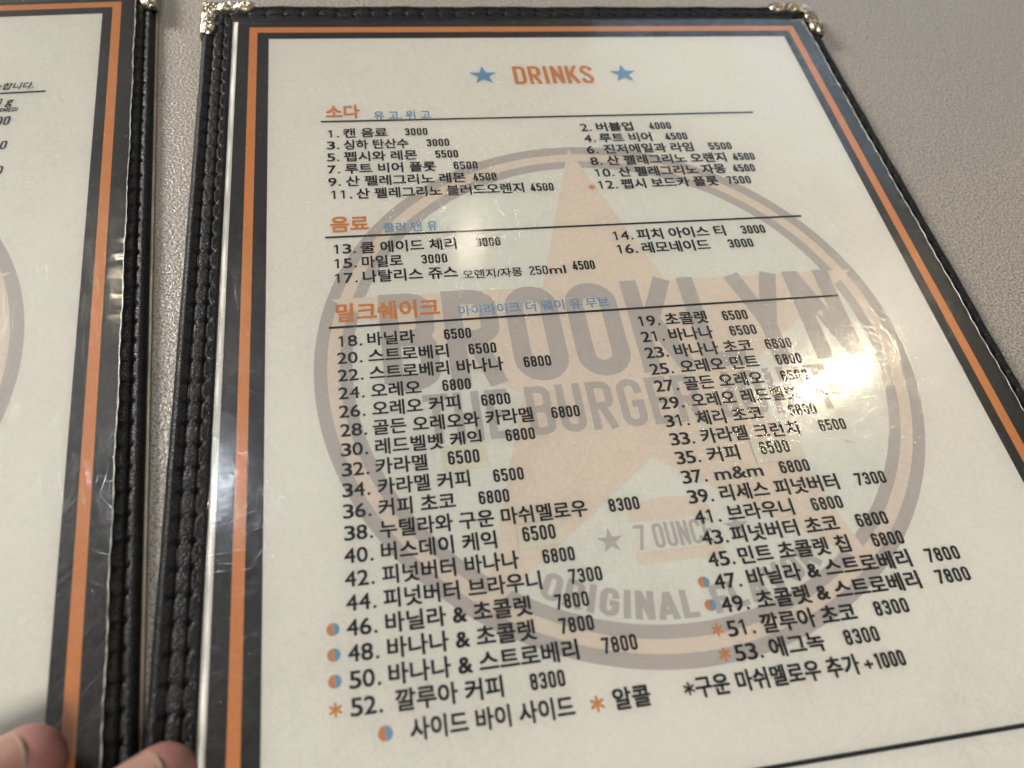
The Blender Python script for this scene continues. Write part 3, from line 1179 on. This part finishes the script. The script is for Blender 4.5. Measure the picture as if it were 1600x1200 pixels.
SKIN = skin_mat()
mN, ntN, pN = new_mat('fingernail_plate')
ntN.links.new(mixc(ntN, ramp(ntN, noise(ntN, 160, 3), 0.3, 0.7), (0.130, 0.068, 0.052), (0.155, 0.083, 0.064)), pN.inputs['Base Color'])
pN.inputs['Roughness'].default_value = 0.34
NAIL = mN
mN2, ntN2, pN2 = new_mat('fingernail_free_edge')
ntN2.links.new(mixc(ntN2, ramp(ntN2, noise(ntN2, 400, 2), 0.3, 0.7), (0.175, 0.118, 0.083), (0.20, 0.14, 0.10)), pN2.inputs['Base Color'])
pN2.inputs['Roughness'].default_value = 0.4
NAILTIP = mN2


def tube(mb, pts, rads, flat=0.9, n=20):
    """closed round limb through pts (page units) with given radii and rounded ends"""
    P = [Vector(p) for p in pts]
    secs = []
    for i in range(len(P) - 1):
        k = 6
        for q in range(k):
            a = q / k
            secs.append((P[i].lerp(P[i + 1], a), rads[i] * (1 - a) + rads[i + 1] * a, (P[i + 1] - P[i]).normalized()))
    secs.append((P[-1], rads[-1], (P[-1] - P[-2]).normalized()))
    first, last = secs[0], secs[-1]
    head = [(first[0] - first[2] * first[1] * math.sin(math.radians(t)), first[1] * math.cos(math.radians(t)), first[2]) for t in (86, 70, 50, 25)]
    tail = [(last[0] + last[2] * last[1] * math.sin(math.radians(t)), last[1] * math.cos(math.radians(t)), last[2]) for t in (12, 25, 38, 50, 61, 71, 80, 87)]
    secs = head + secs + tail
    vs, fs = [], []
    for c, r, d in secs:
        side = d.cross(Vector((0, 0, 1))).normalized()
        up = side.cross(d).normalized()
        for k in range(n):
            a = 2 * math.pi * k / n
            vs.append(tuple(c + side * (r * math.cos(a)) + up * (r * flat * math.sin(a))))
    for i in range(len(secs) - 1):
        for k in range(n):
            j = (k + 1) % n
            fs.append((i * n + k, i * n + j, (i + 1) * n + j, (i + 1) * n + k))
    fs.append(tuple(range(n))[::-1])
    fs.append(tuple((len(secs) - 1) * n + k for k in range(n)))
    mb.add(vs, fs, SKIN)


FW = Vector((0.85, 0.525, 0)).normalized()
SD = Vector((-FW.y, FW.x, 0))                # towards the little finger
T2 = Vector((-.083, -1.2015, .0405))         # middle fingertip centre
T1 = Vector((-.2055, -1.1705, .0425))        # ring fingertip centre
T0 = T2 - FW * .050 - SD * .100              # index
T3 = T1 - FW * .105 + SD * .085              # little finger
FINGERS = [(T0, .0325, .47), (T2, .0325, .52), (T1, .0345, .48), (T3, .0275, .38)]
hand = MB()
knuckles = []
nails = []
for tip, r, ln in FINGERS:
    dip = tip - FW * (ln * .25) + Vector((0, 0, .035))
    pip = tip - FW * (ln * .54) + Vector((0, 0, .105))
    mcp = tip - FW * ln + Vector((0, 0, .125))
    mcp += SD * 0.10 * ((T1 + T2) * .5 - mcp).dot(SD)
    knuckles.append(mcp)
    tube(hand, [mcp, pip, dip, tip], [r * 1.32, r * 1.16, r * 1.04, r * .98], .92)
    nails.append((tip, (tip - dip).normalized(), r * .98))
wrist = (knuckles[1] + knuckles[2]) * .5 - FW * .52 + Vector((0, 0, -.01)) - SD * .01
for k, kn in enumerate(knuckles):
    tube(hand, [wrist + SD * (.085 * (k - 1.5)) * .62 * 1.0, kn], [.085, .058], .9)
tube(hand, [(knuckles[0] + wrist) * .5, (knuckles[3] + wrist) * .5], [.075, .07], .8)
tube(hand, [wrist - FW * .75 + Vector((0, 0, .03)), wrist], [.155, .115], .75)
# thumb leaves the side of the palm near the wrist
tm0 = wrist * .72 + knuckles[0] * .28 - SD * .05
tmt = tm0 + FW * .44 - SD * .17 + Vector((0, 0, -.10))
tmt.z = .045
tmm = tm0.lerp(tmt, .52) - SD * .03 + Vector((0, 0, .03))
tme = tm0.lerp(tmt, .80) - SD * .012 + Vector((0, 0, .01))
tube(hand, [tm0, tmm, tme, tmt], [.075, .050, .043, .038], .9)
nails.append((tmt, (tmt - tme).normalized(), .038))
raw = hand.build('hand_raw')
md = raw.modifiers.new('r', 'REMESH')
md.mode = 'VOXEL'
md.voxel_size = .0048 * S
ms = raw.modifiers.new('s', 'SMOOTH')
ms.factor, ms.iterations = .5, 7
dg = bpy.context.evaluated_depsgraph_get()
me = bpy.data.meshes.new_from_object(raw.evaluated_get(dg))
old = raw.data
bpy.data.objects.remove(raw)
bpy.data.meshes.remove(old)
me.materials.clear()
me.materials.append(SKIN)
me.polygons.foreach_set('use_smooth', [True] * len(me.polygons))
person = bpy.data.objects.new('person', me)
COL.objects.link(person)
person['label'] = 'left hand reaching in at the lower left, two fingertips pressing on the menu edges'
person['category'] = 'person'

CAMV = Vector(CC)
for tip, d, r in nails:
    up = Vector((0, 0, 1)) + SD * .35 + Vector((.10, 0, 0))
    nrm = (up - d * up.dot(d)).normalized()
    sd = d.cross(nrm).normalized()
    nb = MB()
    vs, fs, fm = [], [], []
    ni, nj = 16, 22
    for i in range(ni + 1):
        a = i / ni                            # 0 root .. 1 free edge
        for j in range(nj + 1):
            b = -1 + 2 * j / nj
            wang = math.radians(54) * (1 - .25 * max(0, .25 - a) / .25)
            x = (-1.75 + 1.80 * a) * r - .34 * r * b * b * (a ** 3) + .22 * r * b * b * (1 - a) ** 3
            rr = r * (1.015 - .02 * b * b) - .10 * r * max(0, a - .55) ** 2
            an = wang * b
            vs.append(tuple(tip + d * x + nrm * (rr * math.cos(an)) + sd * (rr * math.sin(an))))
    top = len(vs)
    vs += [tuple(Vector(v) - nrm * .0035) for v in vs]
    for i in range(ni):
        for j in range(nj):
            q = (i * (nj + 1) + j, i * (nj + 1) + j + 1, (i + 1) * (nj + 1) + j + 1, (i + 1) * (nj + 1) + j)
            mt = NAILTIP if i >= ni - 1 else NAIL
            nb.add([vs[k] for k in q], [(3, 2, 1, 0)], mt)
    for j in range(nj):
        a, b = ni * (nj + 1) + j, ni * (nj + 1) + j + 1
        nb.add([vs[a], vs[b], vs[b + top], vs[a + top]], [(0, 1, 2, 3)], NAILTIP)
    o = nb.build('fingernail', person)
    bmv = o.data
    bmv.validate()
    import bmesh
    bm = bmesh.new()
    bm.from_mesh(bmv)
    bmesh.ops.remove_doubles(bm, verts=bm.verts, dist=1e-6)
    bmesh.ops.recalc_face_normals(bm, faces=bm.faces)
    bm.to_mesh(bmv)
    bm.free()
    bmv.polygons.foreach_set('use_smooth', [True] * len(bmv.polygons))
